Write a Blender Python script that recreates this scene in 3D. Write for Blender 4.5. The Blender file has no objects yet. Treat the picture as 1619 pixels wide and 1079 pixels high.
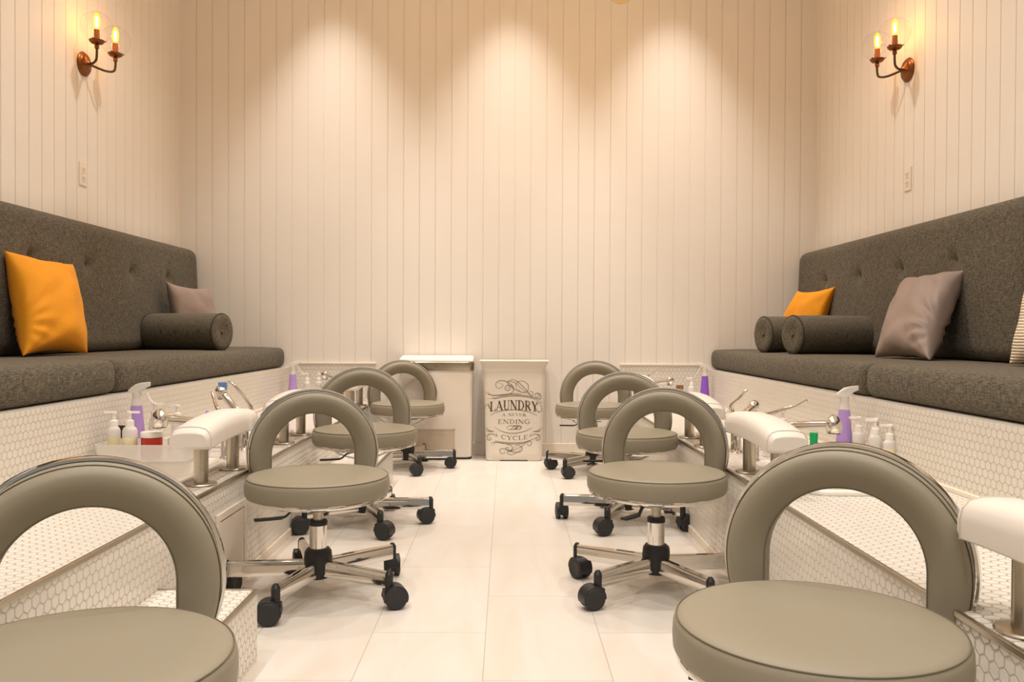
import bpy, math, random
from mathutils import Vector, Matrix, noise
random.seed(7)
PI = math.pi
D = bpy.data
COL = bpy.context.scene.collection
C0 = -0.05                      # centre line of the room
WALLY = 5.41                    # end wall
def SX(side, d): return C0 + side*d
LEDGE = 0.345

# ------------------------------------------------------------------ materials
def new_mat(name):
    m = D.materials.new(name); m.use_nodes = True
    nt = m.node_tree; b = nt.nodes['Principled BSDF']
    return m, nt, b
def plain(name, col, rough=.5, metal=0, **kw):
    m, nt, b = new_mat(name)
    b.inputs['Base Color'].default_value = (*col, 1)
    b.inputs['Roughness'].default_value = rough
    b.inputs['Metallic'].default_value = metal
    for k, v in kw.items(): b.inputs[k.replace('_', ' ')].default_value = v
    # faint procedural variation so nothing is dead flat
    n = nt.nodes.new('ShaderNodeTexNoise'); n.inputs['Scale'].default_value = 60
    r = nt.nodes.new('ShaderNodeMapRange'); r.inputs['To Min'].default_value = max(0, rough-.03); r.inputs['To Max'].default_value = rough+.03
    tc = nt.nodes.new('ShaderNodeTexCoord')
    nt.links.new(tc.outputs['Object'], n.inputs['Vector']); nt.links.new(n.outputs['Fac'], r.inputs['Value']); nt.links.new(r.outputs[0], b.inputs['Roughness'])
    return m
def srgb(r, g, b):
    f = lambda c: (c/255/12.92) if c/255 <= .04045 else ((c/255+.055)/1.055)**2.4
    return (f(r), f(g), f(b))
def math_node(nt, op, a, b=None):
    n = nt.nodes.new('ShaderNodeMath'); n.operation = op
    for i, v in enumerate((a, b)):
        if v is None: continue
        if isinstance(v, (int, float)): n.inputs[i].default_value = v
        else: nt.links.new(v, n.inputs[i])
    return n.outputs[0]

def hex_mat(name, ax):
    """one-inch hexagon mosaic; ax = the two world axes that carry the pattern"""
    m, nt, b = new_mat(name)
    L = nt.links
    g = nt.nodes.new('ShaderNodeNewGeometry')
    sep = nt.nodes.new('ShaderNodeSeparateXYZ'); L.new(g.outputs['Position'], sep.inputs[0])
    W = .0258
    u = math_node(nt, 'DIVIDE', sep.outputs[ax[0]], W); v = math_node(nt, 'DIVIDE', sep.outputs[ax[1]], W)
    def cell(du, dv):
        n1 = nt.nodes.new('ShaderNodeMath'); n1.operation = 'WRAP'; L.new(math_node(nt, 'ADD', u, du), n1.inputs[0]); n1.inputs[1].default_value = .5; n1.inputs[2].default_value = -.5
        h = math.sqrt(3)/2
        n2 = nt.nodes.new('ShaderNodeMath'); n2.operation = 'WRAP'; L.new(math_node(nt, 'ADD', v, dv), n2.inputs[0]); n2.inputs[1].default_value = h; n2.inputs[2].default_value = -h
        x = math_node(nt, 'ABSOLUTE', n1.outputs[0]); y = math_node(nt, 'ABSOLUTE', n2.outputs[0])
        return math_node(nt, 'MAXIMUM', x, math_node(nt, 'ADD', math_node(nt, 'MULTIPLY', x, .5), math_node(nt, 'MULTIPLY', y, .8660254)))
    d = math_node(nt, 'MINIMUM', cell(0, 0), cell(.5, math.sqrt(3)/2))      # .5 on the joint
    r = nt.nodes.new('ShaderNodeMapRange'); r.interpolation_type = 'SMOOTHSTEP'
    r.inputs['From Min'].default_value = .435; r.inputs['From Max'].default_value = .475; L.new(d, r.inputs['Value'])
    n = nt.nodes.new('ShaderNodeTexNoise'); n.inputs['Scale'].default_value = 9; L.new(g.outputs['Position'], n.inputs['Vector'])
    tile = nt.nodes.new('ShaderNodeMix'); tile.data_type = 'RGBA'; L.new(n.outputs['Fac'], tile.inputs[0])
    tile.inputs[6].default_value = (*srgb(226, 220, 210), 1); tile.inputs[7].default_value = (*srgb(233, 228, 220), 1)
    mix = nt.nodes.new('ShaderNodeMix'); mix.data_type = 'RGBA'; L.new(r.outputs[0], mix.inputs[0]); L.new(tile.outputs[2], mix.inputs[6])
    mix.inputs[7].default_value = (*(srgb(172, 158, 138) if ax == (1, 0) else srgb(204, 192, 172)), 1)
    L.new(mix.outputs[2], b.inputs['Base Color'])
    rr = nt.nodes.new('ShaderNodeMapRange'); rr.inputs['To Min'].default_value = .17; rr.inputs['To Max'].default_value = .8; L.new(r.outputs[0], rr.inputs['Value']); L.new(rr.outputs[0], b.inputs['Roughness'])
    hb = nt.nodes.new('ShaderNodeMapRange'); hb.inputs['From Min'].default_value = .40; hb.inputs['From Max'].default_value = .475; hb.inputs['To Min'].default_value = 1; hb.inputs['To Max'].default_value = 0
    L.new(d, hb.inputs['Value'])
    bp = nt.nodes.new('ShaderNodeBump'); bp.inputs['Strength'].default_value = .9; bp.inputs['Distance'].default_value = .0013
    L.new(hb.outputs[0], bp.inputs['Height']); L.new(bp.outputs[0], b.inputs['Normal'])
    return m

def fabric_mat(name, dark, light, scale=1.0, bump=.5, rough=.95):
    m, nt, b = new_mat(name); L = nt.links
    tc = nt.nodes.new('ShaderNodeTexCoord')
    outs = []
    for s in ((520, 520, 42), (42, 520, 520), (520, 42, 520)):
        mp = nt.nodes.new('ShaderNodeMapping'); mp.inputs['Scale'].default_value = tuple(v*scale for v in s)
        n = nt.nodes.new('ShaderNodeTexNoise'); n.inputs['Scale'].default_value = 1; n.inputs['Detail'].default_value = 2
        L.new(tc.outputs['Object'], mp.inputs[0]); L.new(mp.outputs[0], n.inputs['Vector']); outs.append(n.outputs['Fac'])
    f = math_node(nt, 'ADD', math_node(nt, 'MULTIPLY', math_node(nt, 'ADD', outs[0], outs[2]), .42), math_node(nt, 'MULTIPLY', outs[1], .16))
    r = nt.nodes.new('ShaderNodeMapRange'); r.inputs['From Min'].default_value = .42; r.inputs['From Max'].default_value = .60; L.new(f, r.inputs['Value'])
    mix = nt.nodes.new('ShaderNodeMix'); mix.data_type = 'RGBA'; L.new(r.outputs[0], mix.inputs[0])
    mix.inputs[6].default_value = (*dark, 1); mix.inputs[7].default_value = (*light, 1); L.new(mix.outputs[2], b.inputs['Base Color'])
    b.inputs['Roughness'].default_value = rough; b.inputs['Sheen Weight'].default_value = .05; b.inputs['Sheen Roughness'].default_value = .5
    bp = nt.nodes.new('ShaderNodeBump'); bp.inputs['Strength'].default_value = bump; bp.inputs['Distance'].default_value = .0015
    L.new(f, bp.inputs['Height']); L.new(bp.outputs[0], b.inputs['Normal'])
    return m

def floor_mat():
    m, nt, b = new_mat('porcelain_floor'); L = nt.links
    g = nt.nodes.new('ShaderNodeNewGeometry'); sep = nt.nodes.new('ShaderNodeSeparateXYZ'); L.new(g.outputs['Position'], sep.inputs[0])
    cmb = nt.nodes.new('ShaderNodeCombineXYZ')
    L.new(math_node(nt, 'ADD', sep.outputs[1], .23+6.1), cmb.inputs[0]); L.new(math_node(nt, 'ADD', sep.outputs[0], .05+3.0), cmb.inputs[1])
    br = nt.nodes.new('ShaderNodeTexBrick'); L.new(cmb.outputs[0], br.inputs['Vector'])
    br.inputs['Scale'].default_value = 1; br.inputs['Brick Width'].default_value = .61; br.inputs['Row Height'].default_value = .30
    br.inputs['Mortar Size'].default_value = .0012; br.inputs['Mortar Smooth'].default_value = .2; br.offset = .5; br.inputs['Bias'].default_value = 0
    br.inputs['Color1'].default_value = (*srgb(219, 214, 207), 1); br.inputs['Color2'].default_value = (*srgb(214, 208, 200), 1)
    br.inputs['Mortar'].default_value = (*srgb(178, 170, 158), 1)
    mp = nt.nodes.new('ShaderNodeMapping'); mp.inputs['Scale'].default_value = (5.5, 1.1, 1); mp.inputs['Rotation'].default_value = (0, 0, .25); L.new(g.outputs['Position'], mp.inputs[0])
    n = nt.nodes.new('ShaderNodeTexNoise'); n.inputs['Scale'].default_value = 1.3; n.inputs['Detail'].default_value = 6; n.inputs['Distortion'].default_value = 1.6; L.new(mp.outputs[0], n.inputs['Vector'])
    cr = nt.nodes.new('ShaderNodeMapRange'); cr.inputs['From Min'].default_value = .35; cr.inputs['From Max'].default_value = .7; cr.inputs['To Min'].default_value = 0; cr.inputs['To Max'].default_value = .45; L.new(n.outputs['Fac'], cr.inputs['Value'])
    mix = nt.nodes.new('ShaderNodeMix'); mix.data_type = 'RGBA'; mix.blend_type = 'MULTIPLY'; L.new(cr.outputs[0], mix.inputs[0]); L.new(br.outputs['Color'], mix.inputs[6])
    mix.inputs[7].default_value = (*srgb(243, 231, 216), 1)
    L.new(mix.outputs[2], b.inputs['Base Color']); b.inputs['Roughness'].default_value = .38; b.inputs['Specular IOR Level'].default_value = .35
    return m

def leather(name, col, rough=.5):
    m, nt, b = new_mat(name); L = nt.links
    b.inputs['Base Color'].default_value = (*col, 1); b.inputs['Roughness'].default_value = rough; b.inputs['Specular IOR Level'].default_value = .35
    tc = nt.nodes.new('ShaderNodeTexCoord'); v = nt.nodes.new('ShaderNodeTexVoronoi'); v.inputs['Scale'].default_value = 900; L.new(tc.outputs['Object'], v.inputs['Vector'])
    bp = nt.nodes.new('ShaderNodeBump'); bp.inputs['Strength'].default_value = .08; bp.inputs['Distance'].default_value = .0005; L.new(v.outputs['Distance'], bp.inputs['Height']); L.new(bp.outputs[0], b.inputs['Normal'])
    return m

def brushed(name, col, rough=.28, axis=(1, 1, 40)):
    m, nt, b = new_mat(name); L = nt.links
    b.inputs['Base Color'].default_value = (*col, 1); b.inputs['Metallic'].default_value = 1
    tc = nt.nodes.new('ShaderNodeTexCoord'); mp = nt.nodes.new('ShaderNodeMapping'); mp.inputs['Scale'].default_value = axis; L.new(tc.outputs['Object'], mp.inputs[0])
    n = nt.nodes.new('ShaderNodeTexNoise'); n.inputs['Scale'].default_value = 40; L.new(mp.outputs[0], n.inputs['Vector'])
    r = nt.nodes.new('ShaderNodeMapRange'); r.inputs['To Min'].default_value = rough-.08; r.inputs['To Max'].default_value = rough+.1; L.new(n.outputs['Fac'], r.inputs['Value']); L.new(r.outputs[0], b.inputs['Roughness'])
    return m

def clear_glass(name, tint=(1, 1, 1), ior=1.35, extra=0.0):
    m = D.materials.new(name); m.use_nodes = True; nt = m.node_tree; nt.nodes.clear()
    o = nt.nodes.new('ShaderNodeOutputMaterial'); t = nt.nodes.new('ShaderNodeBsdfTransparent'); g = nt.nodes.new('ShaderNodeBsdfGlossy'); g.inputs['Roughness'].default_value = .02
    t.inputs[0].default_value = (*tint, 1)
    f = nt.nodes.new('ShaderNodeLayerWeight'); f.inputs['Blend'].default_value = .5
    mx = nt.nodes.new('ShaderNodeMixShader'); a = math_node(nt, 'ADD', math_node(nt, 'MULTIPLY', math_node(nt, 'POWER', f.outputs['Facing'], 5.0), ior-1), .03+extra)
    nt.links.new(a, mx.inputs[0]); nt.links.new(t.outputs[0], mx.inputs[1]); nt.links.new(g.outputs[0], mx.inputs[2]); nt.links.new(mx.outputs[0], o.inputs[0])
    return m
def milky(name, col, alpha, rough=.3):
    m = plain(name, col, rough); m.node_tree.nodes['Principled BSDF'].inputs['Alpha'].default_value = alpha; return m
def glow(name, col, strength):
    m = D.materials.new(name); m.use_nodes = True; nt = m.node_tree; nt.nodes.clear()
    o = nt.nodes.new('ShaderNodeOutputMaterial'); e = nt.nodes.new('ShaderNodeEmission'); e.inputs[0].default_value = (*col, 1); e.inputs[1].default_value = strength
    nt.links.new(e.outputs[0], o.inputs[0]); return m
def amber_bulb(name, tint, col, strength):
    m = D.materials.new(name); m.use_nodes = True; nt = m.node_tree; nt.nodes.clear()
    o = nt.nodes.new('ShaderNodeOutputMaterial'); t = nt.nodes.new('ShaderNodeBsdfTransparent'); t.inputs[0].default_value = (*tint, 1)
    e = nt.nodes.new('ShaderNodeEmission'); e.inputs[0].default_value = (*col, 1); e.inputs[1].default_value = strength
    a = nt.nodes.new('ShaderNodeAddShader'); nt.links.new(t.outputs[0], a.inputs[0]); nt.links.new(e.outputs[0], a.inputs[1]); nt.links.new(a.outputs[0], o.inputs[0]); return m

def wall_mat():
    m, nt, b = new_mat('painted_boards'); L = nt.links
    g = nt.nodes.new('ShaderNodeNewGeometry'); n = nt.nodes.new('ShaderNodeTexNoise'); n.inputs['Scale'].default_value = 3; L.new(g.outputs['Position'], n.inputs['Vector'])
    mix = nt.nodes.new('ShaderNodeMix'); mix.data_type = 'RGBA'; L.new(n.outputs['Fac'], mix.inputs[0])
    mix.inputs[6].default_value = (*WALLC, 1); mix.inputs[7].default_value = (*[c*1.03 for c in WALLC], 1); L.new(mix.outputs[2], b.inputs['Base Color'])
    b.inputs['Roughness'].default_value = .5; b.inputs['Specular IOR Level'].default_value = .3
    return m
WALLC = srgb(238, 231, 222)
M = dict(
    wall=wall_mat(), floor=floor_mat(), ceiling=plain('ceiling_paint', srgb(240, 232, 222), .8),
    trim=plain('trim_paint', srgb(236, 224, 208), .45),
    hex_side=hex_mat('hex_mosaic_side', (1, 2)), hex_top=hex_mat('hex_mosaic_top', (1, 0)), hex_face=hex_mat('hex_mosaic_face', (0, 2)),
    grey=fabric_mat('charcoal_tweed', (.036, .029, .018), (.19, .157, .107), 1.0, .7),
    greyseam=plain('charcoal_seam', (.035, .03, .024), .9),
    yellow=fabric_mat('mustard_velvet', (.78, .29, .001), (.86, .34, .001), 1, .15, .8),
    lilac=fabric_mat('taupe_satin', (.27, .20, .165), (.32, .24, .20), 1, .12, .6),
    knit=None, pale=fabric_mat('pale_blue_cotton', (.5, .55, .65), (.6, .65, .75), 1, .2, .8),
    taupe=leather('taupe_leather', (.275, .241, .176), .46), seam=leather('taupe_piping', (.085, .07, .05), .5),
    chrome=plain('chrome', (.74, .71, .67), .07, 1), steel=brushed('brushed_steel', (.48, .43, .35), .3, (1, 1, 30)),
    lidsteel=brushed('lid_steel', (.40, .35, .28), .3, (1, 1, 30)),
    black=plain('black_plastic', (.012, .012, .013), .42), blackwheel=plain('wheel_rubber', (.02, .02, .022), .55),
    white=leather('white_leather', srgb(226, 219, 210), .45), whiteseam=plain('white_piping', srgb(205, 190, 170), .6),
    basin=plain('white_ceramic', srgb(246, 240, 230), .12), outlet=plain('outlet_plastic', srgb(240, 228, 212), .35),
    slot=plain('dark_slot', (.03, .025, .02), .6),
    copper=plain('aged_copper', (.24, .090, .032), .38, .9), seam2=leather('taupe_seam', (.150, .125, .085), .5), bronze=plain('aged_bronze', (.10, .062, .035), .4, .9),
    candle=plain('candle_sleeve', (.42, .12, .03), .5),
    globe=clear_glass('clear_glass', (.985, .985, .985), 1.45), amber=clear_glass('amber_glass', (1, .90, .64), 1.6, .06),
    bulb=amber_bulb('amber_bulb', (1, .75, .35), (1, .36, .03), 1.3), filament=glow('hot_filament', (1, .70, .25), 25),
    purple=plain('purple_liquid', (.47, .30, .70), .25), purpledark=plain('deep_purple_liquid', (.27, .10, .60), .25),
    clear=milky('clear_plastic', srgb(244, 238, 232), .68, .15), pump=plain('white_plastic', srgb(246, 240, 232), .3),
    cream=plain('cream_lotion', srgb(240, 228, 190), .3), red=plain('red_scrub', srgb(190, 45, 22), .25), pinkclear=milky('pink_clear', srgb(220, 150, 140), .6, .2),
    tray=milky('frosted_tray', srgb(240, 235, 230), .55, .4), green=plain('green_plastic', (.0, .42, .13), .25), blue=plain('blue_sponge', (.14, .30, .60), .7),
    orange=plain('orange_plastic', (.85, .28, .03), .4), gold=plain('bronze_cap', (.35, .22, .10), .3, .8),
    hamper=None, ink=plain('brown_ink', (.12, .085, .05), .7), binbody=plain('bin_enamel', srgb(240, 230, 219), .38),
    bindark=plain('pedal_recess_shade', srgb(205, 188, 170), .5), lid=plain('bin_lid_plastic', srgb(244, 236, 224), .3),
)
def knit_mat():
    m, nt, b = new_mat('cream_knit'); L = nt.links
    tc = nt.nodes.new('ShaderNodeTexCoord'); w = nt.nodes.new('ShaderNodeTexWave'); w.wave_type = 'BANDS'; w.bands_direction = 'Z'; w.inputs['Scale'].default_value = 32; w.inputs['Distortion'].default_value = 1.2; w.inputs['Detail'].default_value = 2; w.inputs['Detail Scale'].default_value = 3
    L.new(tc.outputs['Object'], w.inputs['Vector'])
    mix = nt.nodes.new('ShaderNodeMix'); mix.data_type = 'RGBA'; L.new(w.outputs['Fac'], mix.inputs[0]); mix.inputs[6].default_value = (*srgb(215, 196, 168), 1); mix.inputs[7].default_value = (*srgb(236, 224, 204), 1)
    L.new(mix.outputs[2], b.inputs['Base Color']); b.inputs['Roughness'].default_value = .95
    bp = nt.nodes.new('ShaderNodeBump'); bp.inputs['Strength'].default_value = .8; bp.inputs['Distance'].default_value = .004; L.new(w.outputs['Fac'], bp.inputs['Height']); L.new(bp.outputs[0], b.inputs['Normal'])
    return m
M['knit'] = knit_mat()
def hamper_mat():
    m, nt, b = new_mat('hamper_weave'); L = nt.links
    tc = nt.nodes.new('ShaderNodeTexCoord'); outs = []
    for d in ('X', 'Z'):
        w = nt.nodes.new('ShaderNodeTexWave'); w.bands_direction = d; w.inputs['Scale'].default_value = 70; L.new(tc.outputs['Object'], w.inputs['Vector']); outs.append(w.outputs['Fac'])
    f = math_node(nt, 'MULTIPLY', outs[0], outs[1])
    mix = nt.nodes.new('ShaderNodeMix'); mix.data_type = 'RGBA'; L.new(f, mix.inputs[0]); mix.inputs[6].default_value = (*srgb(232, 222, 208), 1); mix.inputs[7].default_value = (*srgb(242, 234, 221), 1)
    L.new(mix.outputs[2], b.inputs['Base Color']); b.inputs['Roughness'].default_value = .5
    bp = nt.nodes.new('ShaderNodeBump'); bp.inputs['Strength'].default_value = .25; bp.inputs['Distance'].default_value = .001; L.new(f, bp.inputs['Height']); L.new(bp.outputs[0], b.inputs['Normal'])
    return m
M['hamper'] = hamper_mat()

# ------------------------------------------------------------------ mesh helper
class MB:
    def __init__(s): s.v = []; s.f = []; s.m = []
    def face(s, idx, mi=0): s.f.append(tuple(idx)); s.m.append(mi)
    def box(s, a, b, mi=0):
        x0, y0, z0 = a; x1, y1, z1 = b; n = len(s.v)
        s.v += [(x0,y0,z0),(x1,y0,z0),(x1,y1,z0),(x0,y1,z0),(x0,y0,z1),(x1,y0,z1),(x1,y1,z1),(x0,y1,z1)]
        for q in ((0,3,2,1),(4,5,6,7),(0,1,5,4),(1,2,6,5),(2,3,7,6),(3,0,4,7)): s.face([n+i for i in q], mi)
        return s
    def rings(s, rings, closed=True, caps=True, loop=False):
        n = len(s.v); k = len(rings[0])
        for r in rings: s.v += [tuple(p) for p in r]
        R = len(rings)
        for i in range(R if loop else R-1):
            j = (i+1) % R
            for a in range(k if closed else k-1):
                b = (a+1) % k
                s.face((n+i*k+a, n+i*k+b, n+j*k+b, n+j*k+a))
        if caps and not loop:
            s.face([n+a for a in range(k)][::-1]); s.face([n+(R-1)*k+a for a in range(k)])
        return s
    def lathe(s, prof, c=(0,0,0), seg=32, axis='Z'):
        rs = []
        for (r, z) in prof:
            r = max(r, 1e-5)
            ring = []
            for a in range(seg):
                t = 2*PI*a/seg; x, y = r*math.cos(t), r*math.sin(t)
                p = (x, y, z) if axis == 'Z' else ((z, x, y) if axis == 'X' else (y, z, x))
                ring.append((c[0]+p[0], c[1]+p[1], c[2]+p[2]))
            rs.append(ring)
        return s.rings(rs)
    def tube(s, path, r, seg=12, closed=False):
        P = [Vector(p) for p in path]; n = len(P)
        rad = r if isinstance(r, (list, tuple)) else [r]*n
        rs = []; up = None
        for i, p in enumerate(P):
            if closed: t = (P[(i+1) % n]-P[i-1]).normalized()
            else: t = (P[min(i+1, n-1)]-P[max(i-1, 0)]).normalized()
            if up is None:
                up = Vector((0,0,1)) if abs(t.z) < .9 else Vector((0,1,0))
            x = up.cross(t).normalized(); up = t.cross(x).normalized()
            rs.append([p + (x*math.cos(2*PI*a/seg)+up*math.sin(2*PI*a/seg))*rad[i] for a in range(seg)])
        return s.rings(rs, loop=closed)
    def cyl(s, a, b, r, r2=None, seg=20): return s.tube([a, b], [r, r if r2 is None else r2], seg)
    def build(s, name, mat, parent=None, smooth=True, angle=35, bevel=0, bseg=3, sub=0):
        me = D.meshes.new(name); me.from_pydata([tuple(v) for v in s.v], [], s.f)
        for mm in (mat if isinstance(mat, (list, tuple)) else [mat]): me.materials.append(mm)
        if any(s.m): me.polygons.foreach_set('material_index', s.m)
        import bmesh
        bm = bmesh.new(); bm.from_mesh(me); bmesh.ops.recalc_face_normals(bm, faces=bm.faces); bm.to_mesh(me); bm.free()
        if smooth:
            me.shade_smooth(); me.set_sharp_from_angle(angle=math.radians(angle))
        o = D.objects.new(name, me); COL.objects.link(o)
        if bevel:
            b = o.modifiers.new('bevel', 'BEVEL'); b.width = bevel; b.segments = bseg; b.limit_method = 'ANGLE'; b.angle_limit = math.radians(40); b.harden_normals = True
        if sub:
            b = o.modifiers.new('sub', 'SUBSURF'); b.levels = sub; b.render_levels = sub
        if parent: o.parent = parent
        return o
def tag(o, label, cat, group=None):
    o['label'] = label; o['category'] = cat
    if group: o['group'] = group
    return o
def empty(name, loc=(0,0,0), rz=0, label=None, cat=None, group=None):
    o = D.objects.new(name, None); o.empty_display_size = .05; COL.objects.link(o); o.location = loc; o.rotation_euler = (0,0,rz)
    if label: tag(o, label, cat, group)
    return o
def struct(o): o['kind'] = 'structure'; return o
def rrect(cx, cy, hx, hy, r, z, n=6):
    out = []
    for (sx, sy, a0) in ((1,1,0),(-1,1,PI/2),(-1,-1,PI),(1,-1,1.5*PI)):
        for i in range(n+1):
            a = a0+PI/2*i/n
            out.append((cx+sx*(hx-r)+r*math.cos(a), cy+sy*(hy-r)+r*math.sin(a), z))
    return out
def catmull(pts, n=8):
    P = [Vector(p) for p in pts]; P = [P[0]*2-P[1]] + P + [P[-1]*2-P[-2]]; out = []
    for i in range(1, len(P)-2):
        for k in range(n):
            t = k/n; a, b, c, d = P[i-1:i+3]
            out.append(.5*((2*b)+(c-a)*t+(2*a-5*b+4*c-d)*t*t+(3*b-a-3*c+d)*t**3))
    out.append(P[-2]); return out
def copy_child(o, parent): c = o.copy(); COL.objects.link(c); c.parent = parent; return c
def copy_tree(root):
    r = root.copy(); COL.objects.link(r)
    for ch in list(root.children):
        c = copy_child(ch, r)
        for g in list(ch.children): copy_child(g, c)
    return r

# ------------------------------------------------------------------ room shell
CEIL = 3.6; Y0 = -2.2
def board_wall(name, along, fixed, outward, a0, a1, groove0, z0, z1):
    """boards with real grooves; along 'x' or 'y'"""
    pitch, gw, gd = .10275, .0042, .0045
    pts = [(a0, 0)]
    k = math.ceil((a0-groove0)/pitch)
    g = groove0+k*pitch
    while g < a1-.006:
        if g > a0+.006: pts += [(g-gw/2-.001, 0), (g-gw/2, gd), (g+gw/2, gd), (g+gw/2+.001, 0)]
        g += pitch
    pts.append((a1, 0))
    mb = MB(); T = .06
    for z in (z0, z1):
        for (a, d) in pts: mb.v.append((a, fixed+outward*d, z) if along == 'x' else (fixed+outward*d, a, z))
    n = len(pts)
    for i in range(n-1): mb.face((i, i+1, n+i+1, n+i))
    q = len(mb.v)                                   # thickness behind
    for z in (z0, z1):
        for a in (a0, a1): mb.v.append((a, fixed+outward*T, z) if along == 'x' else (fixed+outward*T, a, z))
    mb.face((q, q+1, q+3, q+2)); mb.face([*range(n), q+1, q]); mb.face([*range(n, 2*n), q+3, q+2]); mb.face((0, q, q+2, n)); mb.face((n-1, q+1, q+3, 2*n-1))
    return struct(mb.build(name, M['wall'], smooth=False))
HW = 2.055
board_wall('wall_back', 'x', WALLY, 1, SX(-1, HW), SX(1, HW), C0, 0, CEIL)
board_wall('wall_left', 'y', SX(-1, HW), -1, Y0, WALLY, WALLY-.065, 0, CEIL)
board_wall('wall_right', 'y', SX(1, HW), 1, Y0, WALLY, WALLY-.065, 0, CEIL)
struct(MB().box((SX(-1, HW+.06), Y0, -.05), (SX(1, HW+.06), WALLY+.06, 0)).build('floor', M['floor'], smooth=False))
struct(MB().box((SX(-1, HW+.06), Y0, CEIL), (SX(1, HW+.06), WALLY+.06, CEIL+.05)).build('ceiling', M['ceiling'], smooth=False))
struct(MB().box((SX(-1, .78), WALLY-.014, 0), (SX(1, .78), WALLY, .078)).build('baseboard_back', M['trim'], smooth=False, bevel=.003))

FOOT = {-1: [2.60, 3.51, 4.97], 1: [1.12, 2.57, 3.46, 4.92]}
BASINS = {-1: [2.605, 3.52, 4.99], 1: [1.13, 2.605, 3.52, 4.96]}
BX0, BX1, BHY = .90, 1.31, .285
for side in (-1, 1):
    nm = 'left' if side < 0 else 'right'
    mb = MB(); x_e, x_r = SX(side, .79), SX(side, 1.34)
    # front riser, ledge with openings for the basins, upper riser, seat deck
    def quad(p, mi): n = len(mb.v); mb.v += p; mb.face((n, n+1, n+2, n+3), mi)
    quad([(x_e, Y0, 0), (x_e, WALLY, 0), (x_e, WALLY, LEDGE), (x_e, Y0, LEDGE)], 0)
    quad([(x_r, Y0, LEDGE), (x_r, WALLY, LEDGE), (x_r, WALLY, .566), (x_r, Y0, .566)], 0)
    quad([(x_r, Y0, .566), (x_r, WALLY, .566), (SX(side, HW), WALLY, .566), (SX(side, HW), Y0, .566)], 1)
    hx0, hx1 = SX(side, BX0+.02), SX(side, BX1-.02)
    quad([(x_e, Y0, LEDGE), (hx0, Y0, LEDGE), (hx0, WALLY, LEDGE), (x_e, WALLY, LEDGE)], 1)
    quad([(hx1, Y0, LEDGE), (x_r, Y0, LEDGE), (x_r, WALLY, LEDGE), (hx1, WALLY, LEDGE)], 1)
    ys = [Y0]
    for b in BASINS[side]: ys += [b-BHY+.02, b+BHY-.02]
    ys.append(WALLY)
    for i in range(0, len(ys), 2):
        quad([(hx0, ys[i], LEDGE), (hx1, ys[i], LEDGE), (hx1, ys[i+1], LEDGE), (hx0, ys[i+1], LEDGE)], 1)
    plat = struct(mb.build('platform_'+nm, [M['hex_side'], M['hex_top']], smooth=False))
    e = MB(); ex = x_e - side*.004
    e.box((min(ex, ex+side*.010), Y0, LEDGE-.009), (max(ex, ex+side*.010), WALLY-.001, LEDGE+.0025)); e.build('edge_trim', M['steel'], plat, bevel=.002)
    b = MB(); b.box(tuple(min(x_e-side*.007, x_e) if i == 0 else v for i, v in enumerate((0, Y0, 0))), (max(x_e-side*.007, x_e), WALLY-.015, .03)); b.build('tile_plinth', M['trim'], plat, smooth=False)
    # bead between riser and ledge
    w = MB(); w.box((min(x_r, x_r-side*.012), Y0, LEDGE), (max(x_r, x_r-side*.012), WALLY-.012, LEDGE+.014)); w.build('cove_trim', M['trim'], plat, bevel=.003)
    # mosaic strip on the end wall
    s = MB(); s.box((min(x_e, SX(side, 1.335)), WALLY-.010, LEDGE+.001), (max(x_e, SX(side, 1.335)), WALLY-.0005, .585)); s.build('mosaic_upstand', M['hex_face'], plat, smooth=False)
    s = MB(); s.box((min(x_e, SX(side, 1.335)), WALLY-.016, .585), (max(x_e, SX(side, 1.335)), WALLY-.0005, .597)); s.build('upstand_trim', M['trim'], plat, bevel=.003)
    if side < 0:
        for ya in (2.42, 3.29):
            fx = x_e+.0
            f = MB(); yb = ya+.27; z0, z1 = .035, .262
            for (a, bb) in (((ya, z0), (yb, z0+.022)), ((ya, z1-.022), (yb, z1)), ((ya, z0+.022), (ya+.022, z1-.022)), ((yb-.022, z0+.022), (yb, z1-.022))):
                f.box((fx, a[0], a[1]), (fx+.008, bb[0], bb[1]))
            fr = f.build('access_panel', M['trim'], plat, smooth=False, bevel=.0015)
            MB().box((fx, ya+.0225, z0+.0225), (fx+.0015, yb-.0225, z1-.0225)).build('gap_shade_sheet', M['slot'], fr, smooth=False)  # dark sheet behind the door, colours the gap as if shaded
            MB().box((fx+.0016, ya+.0255, z0+.0255), (fx+.0065, yb-.0255, z1-.0255)).build('panel_door', M['trim'], fr, bevel=.0015)
# tiled steps on the left
def step(ya, yb, lab):
    x0, x1 = SX(-1, .79)+.0005, -.60; h = .172
    r = empty('tiled_step', ((x0+x1)/2, (ya+yb)/2, 0), 0, lab, 'step')
    cx, cy = (x0+x1)/2, (ya+yb)/2
    m = MB(); hx, hy = (x1-x0)/2, (yb-ya)/2
    m.box((-hx, -hy, 0), (hx, hy, h-.001))
    o = m.build('step_body', [M['hex_side'], M['hex_top'], M['hex_face']], r, smooth=False)
    for p in o.data.polygons: p.material_index = 1 if abs(p.normal.z) > .5 else (2 if abs(p.normal.y) > .5 else 0)
    e = MB(); e.box((hx-.008, -hy, h-.008), (hx+.003, hy, h+.002)); e.build('edge_trim', M['steel'], r, bevel=.002)
    e = MB(); e.box((-hx, hy-.004, h-.006), (hx-.009, hy+.002, h+.002)); e.build('edge_trim', M['steel'], r, bevel=.001)
step(1.46, 2.02, 'low hexagon-tiled step beside the platform, behind the nearest stool on the left')
step(3.72, 4.45, 'low hexagon-tiled step far back on the left, partly hidden by the third stool')

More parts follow.
